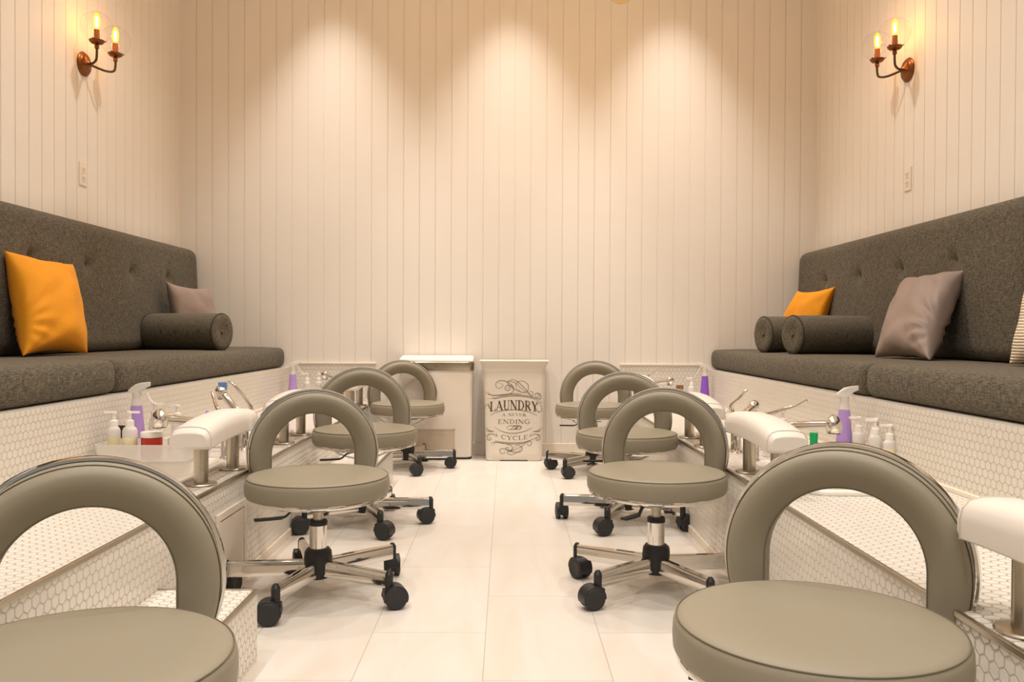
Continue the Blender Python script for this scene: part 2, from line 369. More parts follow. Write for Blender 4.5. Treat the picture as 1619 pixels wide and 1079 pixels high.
# ------------------------------------------------------------------ sofas
def back_cushion(name, parent, side, ya, yb, za, zb, buttons):
    """heightfield cushion: flat back on the wall, soft front with dimples"""
    T = .125; R = .055; nu, nv = int((yb-ya)/.02), int((zb-za)/.02)
    mb = MB(); xw = SX(side, HW-.002)
    def prof(d):
        if d >= R: return 1
        q = 1-d/R; return 1-.42*(1-math.sqrt(max(0, 1-q*q)))
    grid = []
    us = sorted(set([ya+(yb-ya)*i/nu for i in range(nu+1)] + [ya+.004, ya+.012, yb-.004, yb-.012]))
    vs = sorted(set([za+(zb-za)*j/nv for j in range(nv+1)] + [za+.004, za+.012, zb-.004, zb-.012]))
    for u in us:
        for v in vs:
            t = T*prof(u-ya)*prof(yb-u)*prof(v-za)*prof(zb-v)
            t -= .014*(1-(v-za)/(zb-za))*0
            for (bu, bv) in buttons:
                r = math.hypot(u-bu, (v-bv)*1.0); t -= .026*math.exp(-(r/.017)**2)+.013*math.exp(-(r/.055)**2)
            t += .0025*noise.noise(Vector((u*5, v*5, side)))
            lean = .03*(1-(v-za)/(zb-za))
            # rounded outer corner (plan and elevation)
            vv = v
            dc = min(yb-u, u-ya)
            if v > zb-.08 and dc < .06:
                vv = v-(v-(zb-.08))/.08*.03*(1-math.sqrt(max(0, 1-(1-dc/.06)**2)))
            mb.v.append((xw-side*(t+lean), u, vv))
    n = len(vs)
    for i in range(len(us)-1):
        for j in range(n-1): mb.face((i*n+j, i*n+j+1, (i+1)*n+j+1, (i+1)*n+j))
    # border loop -> wall
    loop = [i*n for i in range(len(us))] + [(len(us)-1)*n+j for j in range(1, n)] + [i*n+n-1 for i in range(len(us)-2, -1, -1)] + [j for j in range(n-2, 0, -1)]
    base = len(mb.v)
    for k in loop: v = mb.v[k]; mb.v.append((xw, v[1], v[2]))
    L = len(loop)
    for k in range(L): mb.face((loop[k], loop[(k+1) % L], base+(k+1) % L, base+k))
    mb.face([base+k for k in range(L)])
    o = mb.build(name, M['grey'], parent, angle=60)
    for (bu, bv) in buttons:
        bb = MB(); tt = T+.03*(1-(bv-za)/(zb-za))-.036
        bb.lathe([(0, 0), (.009, .001), (.0115, .004), (.010, .007), (.005, .0095), (0, .010)], (0, 0, 0), 16, 'X')
        b = bb.build('button', M['grey'], o)
        b.location = (xw-side*tt, bu, bv)
        if side > 0: b.rotation_euler = (0, 0, PI)
    return o
for side in (-1, 1):
    w = 'left' if side < 0 else 'right'
    s = empty('banquette_sofa', (0, 0, 0), 0, f'long charcoal tweed banquette sofa against the {w} wall, button-tufted back', 'sofa')
    SP = 3.07
    for (ya, yb) in ((.78, SP-.004), (SP+.004, WALLY-.02)):
        hx = (HW-1.37)/2; cx = SX(side, (HW+1.37)/2)-side*.003
        # profile extruded along Y with a full rounded nose and softened ends
        prof = []
        nose = .052
        z0, z1 = .567, .692
        zc = (z0+z1)/2; h2 = (z1-z0)/2
        ring = []
        pts = [(HW-.004, z0), (1.37+nose, z0)]
        for k in range(1, 14):
            a = -PI/2-PI*k/14
            cx_, sy_ = math.cos(a), math.sin(a); e_ = 2/2.9
            pts.append((1.37+nose-nose*abs(cx_)**e_, zc+h2*math.copysign(abs(sy_)**e_, sy_)))
        pts += [(1.37+nose, z1), (1.37+.20, z1+.004), (1.37+.42, z1+.003), (HW-.004, z1-.002)]
        rings = []
        ec = .03
        st = [(0, .80), (.004, .88), (.010, .94), (.020, .98), (.034, 1)]
        seq = [(ya+a, f) for a, f in st] + [(ya+(yb-ya)*k/24, 1) for k in range(1, 24)] + [(yb-a, f) for a, f in st[::-1]]
        for (y, f) in seq:
            r = []
            for (d, z) in pts:
                dd = d + (1-f)*.25*(1 if d < 1.6 else 0)*.6
                zz = zc+(z-zc)*f + .0016*noise.noise(Vector((y*6, d*6, 3)))
                r.append((SX(side, dd), y, zz))
            rings.append(r)
        MB().rings(rings).build('seat_cushion', M['grey'], s, angle=70)
    back_cushion('back_cushion', s, side, 2.962, WALLY-.03, .694, 1.315, [(SP+.42+.47*k, 1.108) for k in range(4)])
    back_cushion('back_cushion', s, side, .78, 2.958, .694, 1.315, [(.78+.42+.47*k, 1.108) for k in range(4)])

def pillow(name, c, T, mat, label, wr=.006, seed=0, group=None):
    """c: bottom-far, bottom-near, top-near, top-far corners"""
    BF, BN, TN, TF = [Vector(p) for p in c]; ctr = (BF+BN+TN+TF)/4
    nrm = ((BN-BF).cross(TF-BF)).normalized()
    N = 56; mb = MB()
    def P(s, t, sg):
        e = .13
        s2 = s*(1-e*(1-t*t)*abs(s)**3*1.0); t2 = t*(1-e*(1-s*s)*abs(t)**3)
        a, b = (s2+1)/2, (t2+1)/2
        p = (BF*(1-a)+BN*a)*(1-b)+(TF*(1-a)+TN*a)*b
        q = max(0, (1-abs(s)**2.2)*(1-abs(t)**2.2))
        h = T*q**.42
        wr2 = wr*2.0; w = wr2*noise.noise(Vector((s*2.2+seed, t*2.2, seed*3)))*q**.3
        for (s0, t0, k_, am, sp) in ((1.25, -.45, 17, 1.7, .42), (1.3, -1.3, 17, 1.0, .7), (-1.25, -1.25, 13, .8, .5), (1.25, 1.25, 12, .8, .4)):
            rr = math.hypot(s-s0, t-t0); an = math.atan2(t-t0, s-s0)      # creases fanning in from the seam and the corners
            w += wr*am*math.sin(an*k_+seed*k_+.7*noise.noise(Vector((s*1.5, t*1.5, seed))))*math.exp(-rr*rr/sp)*min(1, rr*1.6)*min(1, q*2.5)
        return p-ctr+nrm*sg*(h+w)
    idx = {}
    for sg in (1, -1):
        for i in range(N+1):
            for j in range(N+1):
                edge = i in (0, N) or j in (0, N)
                if sg < 0 and edge: idx[(sg, i, j)] = idx[(1, i, j)]; continue
                s = math.sin((i/N-.5)*PI); t = math.sin((j/N-.5)*PI)
                idx[(sg, i, j)] = len(mb.v); mb.v.append(P(s, t, sg))
    for sg in (1, -1):
        for i in range(N):
            for j in range(N): mb.face((idx[(sg, i, j)], idx[(sg, i+1, j)], idx[(sg, i+1, j+1)], idx[(sg, i, j+1)]))
    o = mb.build(name, mat, angle=80); o.location = ctr
    return tag(o, label, 'pillow', group)
pillow('throw_pillow', [(-1.75, 3.50, .70), (-1.82, 3.16, .70), (-1.955, 3.27, 1.105), (-1.93, 3.73, 1.09)], .085, M['yellow'], 'mustard yellow velvet pillow leaning on the left sofa back', .007, 1)
pillow('throw_pillow', [(-1.70, 5.14, .70), (-1.87, 4.72, .70), (-1.90, 4.68, 1.07), (-1.82, 5.10, 1.06)], .06, M['lilac'], 'mauve grey satin pillow behind the bolster on the left sofa', .005, 2)
pillow('throw_pillow', [(1.62, 5.17, .70), (1.80, 4.79, .70), (1.865, 4.72, 1.065), (1.79, 5.12, 1.06)], .06, M['yellow'], 'mustard yellow pillow behind the two bolsters on the right sofa', .005, 3)
pillow('throw_pillow', [(1.585, 3.57, .70), (1.63, 3.20, .70), (1.87, 3.40, 1.06), (1.84, 3.83, 1.055)], .082, M['lilac'], 'large mauve grey satin pillow leaning on the right sofa back', .010, 4)
pillow('throw_pillow', [(1.66, 2.74, .70), (1.70, 2.30, .70), (1.87, 2.46, 1.10), (1.86, 2.92, 1.10)], .07, M['knit'], 'cream striped knit pillow cut off by the right edge, on the right sofa', .006, 5)
pillow('throw_pillow', [(-1.73, 2.80, .70), (-1.76, 2.38, .70), (-1.94, 2.46, 1.06), (-1.93, 2.90, 1.02)], .06, M['pale'], 'pale blue pillow barely in view at the left edge, on the left sofa', .004, 6)

def bolster(end, yaw, ln, label):
    """end: centre of the visible cap; axis runs back towards the wall"""
    r = .098
    root = empty('bolster_cushion', (end[0], end[1], .694), yaw, label, 'bolster')
    pr = [(.0, 0.008), (.02, .006), (.045, .001), (.075, -.003), (.088, -.001), (.096, .006), (r, .014), (r+.001, .05), (r+.0015, ln/2), (r+.001, ln-.05), (r, ln-.014), (.09, ln-.002), (0, ln)]
    m = MB(); m.lathe([(a, b) for a, b in pr], (0, 0, r), 40, 'X'); m.build('cover', M['grey'], root, angle=60)
    for x in (.008, ln-.008):
        p = MB(); p.tube([(x, r*math.cos(t)*.985, r+r*math.sin(t)*.985) for t in [2*PI*k/40 for k in range(40)]], .0042, 8, True); p.build('piping', M['greyseam'], root)
    b = MB(); b.lathe([(0, -.006), (.008, -.004), (.012, .002), (.012, .008), (0, .010)], (.002, 0, r), 16, 'X'); b.build('button', M['grey'], root)
bolster((-1.505, 4.45), PI-math.radians(15), .45, 'charcoal bolster lying crosswise on the left sofa')
bolster((1.44, 4.20), math.radians(13), .49, 'front charcoal bolster of the two on the right sofa, fully showing its round end')
bolster((1.40, 4.55), math.radians(12), .47, 'rear charcoal bolster half hidden by the front one on the right sofa')

# ------------------------------------------------------------------ stools
R_SEAT, RI, RO = .215, .134, .207
def make_stool():
    root = empty('pedicure_stool', (0, 0, 0))
    parts = {}
    # everything above the lift is modelled relative to the seat top (z = 0)
    m = MB(); m.lathe([(0, .004), (.08, .0038), (.15, .0025), (.195, .000), (.206, -.003), (.212, -.009), (.2145, -.018), (.2155, -.035), (.2145, -.052), (.210, -.060), (0, -.060)], seg=72)
    parts['seat'] = m.build('seat', M['taupe'], root, angle=50)
    p = MB(); p.tube([(.2095*math.cos(t), .2095*math.sin(t), -.0045) for t in [2*PI*k/72 for k in range(72)]], .0011, 6, True); p.build('piping', M['seam2'], parts['seat'])
    m = MB(); m.lathe([(.150, -.0605), (.209, -.0605), (.2105, -.065), (.2095, -.070), (.199, -.0735), (.185, -.078), (.14, -.082), (0, -.083)], seg=72)
    parts['pan'] = m.build('seat_pan', M['chrome'], root, angle=50)
    # backrest ring: arc then feet
    prof = [(0, .022), (.5, .024), (1, .022), (1, -.003), (.985, -.011), (.94, -.0215), (.86, -.030), (.73, -.0345), (.56, -.034), (.38, -.0285), (.21, -.0205), (.07, -.0135), (.015, -.010), (0, -.005)]
    ZC = .025; DB = .243
    st = []
    for k in range(8, 0, -1): z = -.105*k/8; st.append(((RI, z), (math.sqrt(RO**2-z*z), z)))
    for k in range(0, 49): a = PI*k/48; st.append(((RI*math.cos(a), RI*math.sin(a)), (RO*math.cos(a), RO*math.sin(a))))
    for k in range(1, 9): z = -.105*k/8; st.append(((-RI, z), (-math.sqrt(RO**2-z*z), z)))
    def lean(x, y, z): return (x, DB+y+.06*(z+.1)+.12*z*z*0-.10*x*x*0, ZC+z)
    def xz(s0, u): return (s0[0][0]*(1-u)+s0[1][0]*u, s0[0][1]*(1-u)+s0[1][1]*u)
    rings = [[lean(xz(s0, u)[0], y, xz(s0, u)[1]) for (u, y) in prof] for s0 in st]
    m = MB(); m.rings(rings); parts['back'] = m.build('backrest', M['taupe'], root, angle=48)
    for (u, y, nm) in ((.955, -.0195, 'piping'), (.03, -.0115, 'piping')):
        p = MB(); p.tube([lean(xz(s0, u)[0], y, xz(s0, u)[1]) for s0 in st], .0010 if u < .5 else .0016, 6); p.build(nm, M['seam2' if u < .5 else 'seam'], parts['back'])
    # chrome band all round, flattened under the seat
    rb = []
    for k in range(96):
        a = 2*PI*k/96; c, s = math.cos(a), math.sin(a); zs = 1 if s >= 0 else .90
        r0, r1 = .2085, .2135
        rb.append([lean(r1*c, -.002, r1*s*zs), lean((r1+.002)*c, .012, (r1+.002)*s*zs), lean(r1*c, .026, r1*s*zs), lean(r0*c, .026, r0*s*zs), lean(r0*c, -.002, r0*s*zs)])
    m = MB(); m.rings(rb, loop=True); parts['frame'] = m.build('back_frame', M['chrome'], root, angle=40)
    # arm from the bottom of the band to the post
    pth = catmull([(0, DB+.004, ZC-.188), (0, DB-.07, ZC-.182), (0, .09, -.125), (0, .0, -.095)], 6)
    m = MB(); rs = []
    for p in pth: rs.append([(p.x-.02, p.y, p.z-.003), (p.x+.02, p.y, p.z-.003), (p.x+.02, p.y, p.z+.003), (p.x-.02, p.y, p.z+.003)])
    m.rings(rs); parts['bracket'] = m.build('back_bracket', M['black'], root)
    m = MB(); m.box((-.05, -.06, -.095), (.05, .06, -.081)); parts['plate'] = m.build('tilt_plate', M['black'], root, bevel=.003)
    m = MB(); pth = catmull([(-.03, .0, -.098), (-.075, -.005, -.103), (-.10, -.01, -.120), (-.13, -.015, -.122), (-.19, -.02, -.121)], 5)
    rs = []
    for i, p in enumerate(pth):
        w = .005 if i < 12 else .011
        rs.append([(p.x, p.y-w, p.z-.003), (p.x, p.y+w, p.z-.003), (p.x, p.y+w, p.z+.003), (p.x, p.y-w, p.z+.003)])
    m.rings(rs); parts['lever'] = m.build('height_lever', M['black'], root)
    m = MB(); m.cyl((0, 0, -.20), (0, 0, -.094), .0155, seg=24); m.cyl((0, 0, -.118), (0, 0, -.094), .022, seg=24); parts['rod'] = m.build('lift_rod', M['steel'], root)
    upper = list(parts.values())
    # fixed parts (floor based)
    m = MB(); m.lathe([(0, .120), (.0265, .120), (.0265, .212), (0, .212)], seg=32); m.build('lift_sleeve', M['chrome'], root)
    m = MB(); m.lathe([(.0, .211), (.028, .211), (.0285, .222), (.026, .226), (0, .226)], seg=32); m.build('sleeve_collar', M['black'], root)
    m = MB(); m.lathe([(0, .050), (.030, .050), (.034, .054), (.034, .064), (.041, .066), (.0425, .112), (.040, .132), (.033, .141), (0, .141)], seg=32); m.build('hub', M['black'], root)
    L = .268
    mb = MB()
    sec = lambda x, f: [(x, -.0115*f, .060), (x, .0115*f, .060), (x, .0115*f, .098), (x, .008*f, .1055), (x, .0, .108), (x, -.008*f, .1055), (x, -.0115*f, .098)]
    mb.rings([sec(.036, 1.25), sec(L, 1)])
    leg0 = mb.build('leg', M['chrome'], root, angle=30, bevel=.0015, bseg=2)
    c = MB(); cs = lambda x, e: [(x, -.0125-e, .058), (x, .0125+e, .058), (x, .0125+e, .099), (x, .0088, .107+e), (x, 0, .1095+e), (x, -.0088, .107+e), (x, -.0125-e, .099)]
    c.rings([cs(L, .0), cs(L+.004, 0)]); cap0 = c.build('end_cap', M['black'], leg0)
    # caster: sleeve, hood, two wheels
    cm = MB(); cm.cyl((0, 0, .052), (0, 0, .100), .0125, seg=20); cm.lathe([(0, .112), (.006, .110), (.0122, .100), (0, .0999)], seg=20)
    hs = []
    for k in range(-2, 13):
        a = math.radians(20*k*.75)+.1; hs.append((math.cos(a), math.sin(a)))
    rr = []
    for (cx_, sz) in hs:
        r1, r0 = .0355, .030
        rr.append([(.018+r1*cx_, -.024, .034+r1*sz), (.018+r1*cx_, .024, .034+r1*sz), (.018+r0*cx_, .024, .034+r0*sz), (.018+r0*cx_, -.024, .034+r0*sz)])
    cm.rings(rr); cm.box((-.014, -.0055, .018), (.040, .0055, .060)); cm.box((-.016, -.016, .040), (.006, .016, .060))
    cast0 = cm.build('caster', M['black'], root, bevel=.001)
    for sg in (-1, 1):
        wm = MB(); wm.lathe([(0, .007), (.024, .007), (.031, .008), (.033, .012), (.033, .021), (.030, .025), (.026, .0262), (.024, .0255), (0, .0255)] if sg > 0 else [(0, -.0255), (.024, -.0255), (.026, -.0262), (.030, -.025), (.033, -.021), (.033, -.012), (.031, -.008), (.024, -.007), (0, -.007)], (.018, 0, .033), 28, 'Y')
        wm.build('wheel', M['blackwheel'], cast0, angle=40)
    for k in range(1, 5):
        l = copy_child(leg0, root); copy_child(cap0, l)
        cc = copy_child(cast0, root)
        for g in cast0.children: copy_child(g, cc)
    return root
proto = make_stool()
UP = ('seat', 'seat_pan', 'backrest', 'back_frame', 'back_bracket', 'tilt_plate', 'height_lever', 'lift_rod')
def place(o, x, y, zs, th, ang, cast, label, lev=0):
    o.location = (x, y, 0); o.rotation_euler = (0, 0, math.radians(th))
    legs = [c for c in o.children if c.name.split('.')[0] == 'leg']; cs = [c for c in o.children if c.name.split('.')[0] == 'caster']
    for c in o.children:
        b = c.name.split('.')[0]
        if b in UP: c.location.z = zs
        if b in ('backrest', 'back_frame') and y < 1.2: c.location.z = zs-.010
        if b == 'height_lever': c.rotation_euler.z = math.radians(lev)
    for k in range(5):
        a = math.radians(ang+72*k-th); legs[k].rotation_euler = (0, 0, a)
        cs[k].location = (.270*math.cos(a), .270*math.sin(a), 0); cs[k].rotation_euler = (0, 0, math.radians(cast[k]-th))
    tag(o, label, 'stool', 'taupe pedicure stools')
S = [  # x, y, seat z, yaw, leg angle, caster headings, label, lever
 (-.583, 1.120, .363, 22, 0, [0, 90, 200, 260, 300], 'taupe ring-back stool nearest on the left, cut off by the corner', 0),
 (-.568, 2.535, .366, 16, -102, [190, 20, 100, 110, 80], 'taupe ring-back stool second from the front on the left', 8),
 (-.582, 3.46, .400, 12, 4, [200, 100, 170, 200, -20], 'taupe ring-back stool third on the left, by the far tiled step', 12),
 (-.572, 4.87, .385, 14, 3, [180, 90, 200, 180, 200], 'taupe ring-back stool farthest left, in front of the white bin', 12),
 (.476, 1.27, .363, -31, 20, [0, 90, 200, 260, 300], 'taupe ring-back stool nearest on the right, whole seat filling the corner', 0),
 (.470, 2.59, .372, -16, 6, [0, 60, -60, 200, 180], 'taupe ring-back stool second from the front on the right', 60),
 (.513, 3.53, .380, -6, 30, [30, 90, 95, 200, 20], 'taupe ring-back stool third on the right', 10),
 (.498, 4.75, .390, -9, 14, [0, 90, 20, 10, 200], 'taupe ring-back stool farthest right, nearest the end wall', 5),
]
objs = [proto] + [copy_tree(proto) for _ in S[1:]]
for o, (x, y, z, th, ang, cast, lab, lev) in zip(objs, S): place(o, x, y, z, th, ang, cast, lab, lev)

# ------------------------------------------------------------------ footrests, basins, faucets
def make_footrest():
    r = empty('foot_rest')
    m = MB(); rs = []
    HL = .245
    for k in range(25):
        t = -1+2*k/24; y = HL*t
        arch = .020*(1-t*t)+.006*t
        e = 1-max(0, abs(t)-.92)/.08; f = math.sqrt(max(0, 1-(1-e)**2)) if e < 1 else 1
        hw = .058*(.90+.10*f); top = .182+arch-.012*(1-f); bot = .118+arch*.45+.010*(1-f)
        ring = []
        for (px, pz) in ((-1, 0), (-1, .45), (-.93, .72), (-.75, .90), (-.4, .985), (0, 1), (.4, .985), (.75, .90), (.93, .72), (1, .45), (1, 0), (.9, -.02), (-.9, -.02)):
            ring.append((px*hw, y, bot+(top-bot)*pz))
        rs.append(ring)
    m.rings(rs); pad = m.build('pad', M['white'], r, angle=40, bevel=.003, bseg=2)
    for k in (1, 23):
        p = MB(); p.tube([Vector(v)*1.0 for v in rs[k][:11]], .0016, 6); p.build('piping', M['whiteseam'], pad)
    for y in (-.142, .142):
        p = MB(); p.cyl((0, y, .004), (0, y, .128), .0205, seg=28); p.build('post', M['steel'], r)
        p = MB(); p.lathe([(0, 0), (.043, 0), (.045, .003), (.043, .006), (.030, .008), (0, .009)], (0, y, 0), 32); p.build('flange', M['steel'], r)
    return r
LAB = {(-1, 0): 'white padded footrest on two steel posts, nearest on the left platform', (-1, 1): 'white padded footrest half hidden by the second left stool', (-1, 2): 'white padded footrest at the far end of the left platform',
       (1, 0): 'white padded footrest cut off by the right edge, nearest on the right', (1, 1): 'white padded footrest behind the nearest right stool', (1, 2): 'white padded footrest behind the second right stool', (1, 3): 'white padded footrest at the far end of the right platform'}
fr = make_footrest(); first = True
for side in (-1, 1):
    for i, y in enumerate(FOOT[side]):
        o = fr if first else copy_tree(fr); first = False
        o.location = (SX(side, .845), y, LEDGE+.0005); tag(o, LAB[(side, i)], 'footrest', 'white padded footrests')
def make_basin():
    hx = (BX1-BX0)/2; m = MB()
    lv = [(hx, BHY, .07, 0), (hx+.002, BHY+.002, .072, .008), (hx-.002, BHY-.002, .07, .014), (hx-.012, BHY-.012, .066, .016), (hx-.024, BHY-.024, .06, .012), (hx-.032, BHY-.032, .055, -.01), (hx-.045, BHY-.045, .055, -.10), (hx-.07, BHY-.07, .05, -.145), (hx-.11, BHY-.12, .03, -.155)]
    m.rings([rrect(0, 0, a, b, r, z) for a, b, r, z in lv], caps=False)
    n = len(m.v); k = len(rrect(0, 0, 1, 1, .1, 0)); m.face([n-k+i for i in range(k)])
    o = m.build('foot_basin', M['basin'], angle=60); return o
ba = make_basin(); first = True
dr = MB().lathe([(0, -.154), (.022, -.154), (.022, -.150), (.0, -.149)], seg=24).build('drain', M['chrome'], ba)
bl = {(-1, 0): 'white foot basin on the left platform beneath the tray of bottles', (-1, 1): 'white foot basin on the left platform behind the second stool', (-1, 2): 'white foot basin at the far end of the left platform',
      (1, 0): 'white foot basin nearest on the right platform, at the frame edge', (1, 1): 'white foot basin seen through the nearest right ring back', (1, 2): 'white foot basin on the right behind the second right stool', (1, 3): 'white foot basin at the far end of the right platform'}
for side in (-1, 1):
    for i, y in enumerate(BASINS[side]):
        o = ba if first else ba.copy()
        if not first:
            COL.objects.link(o); copy_child(dr, o)
        first = False
        o.location = (SX(side, (BX0+BX1)/2), y, LEDGE+.0005); tag(o, bl[(side, i)], 'basin', 'foot basins')

def faucet(base, head, lever, label, tip=None, ball=.020):
    """base on the ledge; head and lever points are world coordinates"""
    B = Vector((base[0], base[1], LEDGE)); r = empty('faucet', B, 0, label, 'faucet', 'chrome faucets')
    m = MB(); m.lathe([(0, 0), (.026, 0), (.027, .004), (.022, .010), (.0195, .014), (.0195, .085), (.022, .092), (.022, .118), (.015, .130), (0, .133)], seg=28); m.build('body', M['chrome'], r, angle=40)
    H = Vector(head)-B; s0 = Vector((0, 0, .105)); d = (H-s0)
    m = MB(); m.tube(catmull([s0, s0+d*.3+Vector((0, 0, .008)), s0+d*.7+Vector((0, 0, .006)), H], 6), [.0155]*18+[.0165], 16); m.build('spout', M['chrome'], r)
    m = MB(); dn = d.normalized()
    m.tube([H-dn*.004, H+dn*.004, H+dn*.016, H+dn*.030, H+dn*.038], [.0165, ball, ball*1.12, ball*.9, ball*.35], 20)
    m.cyl(H+dn*.014, H+dn*.014+Vector((0, 0, -.026)), ball*.95, ball*.8, 20); h = m.build('spray_head', M['chrome'], r, angle=50)
    f = MB(); f.cyl(H+dn*.014+Vector((0, 0, -.0262)), H+dn*.014+Vector((0, 0, -.029)), ball*.7, seg=20); f.build('spray_face', M['black'], h)
    P = [Vector(p)-B for p in lever]; pp = catmull([Vector((0, 0, .128)), *P], 6); n = len(pp)
    m = MB(); m.tube(pp, [.0095-.0050*i/n for i in range(n)], 12); m.lathe([(0, .125), (.016, .128), (.017, .136), (.010, .143), (0, .144)], seg=20); m.build('lever', M['chrome'], r)
    if tip: 
        m = MB(); t = Vector(tip)-B; m.box(t-Vector((.016, .006, .0)), t+Vector((.016, .006, .030))); m.build('sponge', M['blue'], h, bevel=.002)
    return r
# right, pair between the two middle basins
faucet((.873, 2.93), (1.075, 2.76, .495), [(.89, 2.92, .505), (.94, 2.85, .535), (.985, 2.81, .556), (1.01, 2.79, .575)], 'chrome faucet with spray head pointing left over the basin, behind the nearest right footrest', ball=.030)
faucet((.873, 3.15), (.965, 3.26, .508), [(.852, 3.15, .52), (.878, 3.13, .555), (.895, 3.12, .578), (.905, 3.12, .585)], 'chrome faucet with upright lever between the right basins')
faucet((.873, 5.30), (1.00, 5.13, .502), [(.90, 5.26, .525), (.93, 5.25, .545), (.97, 5.24, .573)], 'chrome faucet at the far end of the right platform', ball=.023)
# left
faucet((-.985, 2.95), (-1.145, 2.80, .500), [(-1.03, 2.99, .52), (-1.06, 3.04, .55), (-1.075, 3.06, .575)], 'chrome faucet reaching over the left tray, with a ball-shaped spray head', ball=.031)
faucet((-.995, 3.17), (-1.08, 3.20, .555), [(-.965, 3.17, .50), (-.985, 3.16, .545), (-1.02, 3.15, .59), (-1.045, 3.15, .61)], 'chrome faucet with long curved lever and a blue sponge, behind the left footrest', tip=(-1.083, 3.20, .572), ball=.021)
faucet((-1.0, 5.31), (-1.105, 5.15, .525), [(-1.03, 5.30, .51), (-1.03, 5.32, .53)], 'chrome faucet at the far end of the left platform', ball=.024)

# ------------------------------------------------------------------ bottles and jars
def spray_bottle(x, y, z, face, col, label, rz=0):
    r = empty('spray_bottle', (x, y, z), rz, label, 'spray bottle', 'trigger spray bottles')
    m = MB(); m.lathe([(0, 0), (.028, 0), (.0315, .005), (.031, .03), (.026, .10), (.0205, .170), (.0185, .185), (0, .185)], seg=28); m.build('bottle', M[col], r, angle=50)
    m = MB(); m.lathe([(.0, .1855), (.0183, .1855), (.0165, .20), (.014, .212), (.0155, .216), (.0155, .232), (0, .233)], seg=24); m.build('neck', M['clear'], r, angle=50)
    m = MB(); f = face; sec = []
    for (px, pz, w, h) in ((-.030, .236, .006, .004), (-.018, .240, .010, .010), (0, .244, .013, .018), (.02, .254, .011, .013), (.038, .260, .009, .009), (.048, .262, .008, .008)):
        sec.append([(f*px, -w, pz-h), (f*px, w, pz-h), (f*px, w*.8, pz+h), (f*px, -w*.8, pz+h)])
    m.rings(sec); hd = m.build('spray_head', M['clear'], r, bevel=.003, bseg=2)
    m = MB(); rs = []
    for p in catmull([(f*.020, 0, .245), (f*.034, 0, .228), (f*.042, 0, .210), (f*.056, 0, .192)], 5): rs.append([(p.x-.003, -.006, p.z), (p.x+.004, -.006, p.z+.002), (p.x+.004, .006, p.z+.002), (p.x-.003, .006, p.z)])
    m.rings(rs); m.build('trigger', M['clear'], hd)
    return r
def pump_bottle(x, y, z, face, h, fill, label, rad=.021, group='small pump bottles'):
    r = empty('pump_bottle', (x, y, z), 0, label, 'pump bottle', group)
    m = MB(); m.lathe([(0, 0), (rad-.002, 0), (rad, .004), (rad, h*.62), (0, h*.62)], seg=24); m.build('lotion', M[fill], r, angle=50)
    m = MB(); m.lathe([(0, h*.621), (rad, h*.621), (rad, h*.80), (rad*.85, h*.88), (rad*.6, h*.92), (0, h*.92)], seg=24); m.build('shoulder', M['clear'], r, angle=50)
    m = MB(); m.lathe([(0, h*.90), (.0135, h*.90), (.0135, h*.90+.022), (.006, h*.90+.026), (.0055, h*.90+.045), (.010, h*.90+.047), (.010, h*.90+.053), (0, h*.90+.055)], seg=20)
    t = h*.90+.050; m.rings([[(face*px, -w, t-.003), (face*px, w, t-.003), (face*px, w*.7, t+.004), (face*px, -w*.7, t+.004)] for px, w in ((-.008, .006), (.015, .006), (.033, .004))]); m.build('pump', M['pump'], r, angle=50)
    return r
def jar(x, y, z, rad, h, mat, lid, label, name='jar', cat='jar'):
    r = empty(name, (x, y, z), 0, label, cat)
    m = MB(); m.lathe([(0, 0), (rad*.95, 0), (rad, .004), (rad, h*.76), (rad*.9, h*.80), (0, h*.80)], seg=28); m.build('jar_body', M[mat], r, angle=50)
    m = MB(); m.lathe([(0, h*.80), (rad*1.03, h*.80), (rad*1.05, h*.82), (rad*1.05, h*.97), (rad, h), (0, h)], seg=28); m.build('lid', M[lid], r, angle=50)
    return r
Lg = LEDGE+.001
# left near group: frosted tray on the basin rim
TZ = LEDGE+.018
tr = empty('frosted_tray', (-1.215, 2.86, TZ), 0, 'frosted plastic tray of bottles on the left basin rim', 'tray')
m = MB(); m.rings([rrect(0, 0, .150, .080, .02, z) for z in (0, .003)]); o = m.build('tray_base', M['tray'], tr)
m = MB(); m.rings([rrect(0, 0, a, b, .02, z) for a, b, z in ((.150, .080, .0035), (.156, .086, .055), (.153, .083, .055), (.147, .077, .0035))], caps=False); m.build('tray_wall', M['tray'], tr)
m = MB(); m.box((-.155, .0885, -.005), (-.12, .0955, .10)); o = m.build('black_caddy', M['black'], None, bevel=.002); o.location = (-1.213, 2.86, TZ); tag(o, 'black upright panel standing at the left end of the tray', 'holder')
T1 = TZ+.004
pump_bottle(-1.325, 2.83, T1, -1, .115, 'cream', 'pump bottle of cream lotion at the left end of the tray')
pump_bottle(-1.262, 2.81, T1, 1, .118, 'cream', 'pump bottle with nozzle turned right, beside the red scrub jar', .024)
jar(-1.195, 2.825, T1, .034, .090, 'red', 'pump', 'white-lidded jar of red scrub in the left tray')
m = MB(); m.lathe([(0, 0), (.019, 0), (.020, .003), (.020, .022), (.0208, .024), (.020, .026), (.020, .040), (.0208, .042), (.020, .044), (.020, .058), (.0208, .060), (.020, .062), (.020, .070), (0, .071)], seg=24); o = m.build('ribbed_cup', M['clear'], angle=50); o.location = (-1.118, 2.82, T1); tag(o, 'pale ribbed plastic cup in the tray, right of the red jar', 'cup')
spray_bottle(-1.312, 2.975, Lg, 1, 'purple', 'purple trigger spray bottle behind the tray, under the left sofa')
pump_bottle(-1.255, 2.995, Lg, 1, .155, 'clear', 'clear pump bottle standing right of the near left spray bottle')
pump_bottle(-1.225, 3.12, Lg, -1, .135, 'clear', 'clear pump bottle on the left ledge behind the spray head')
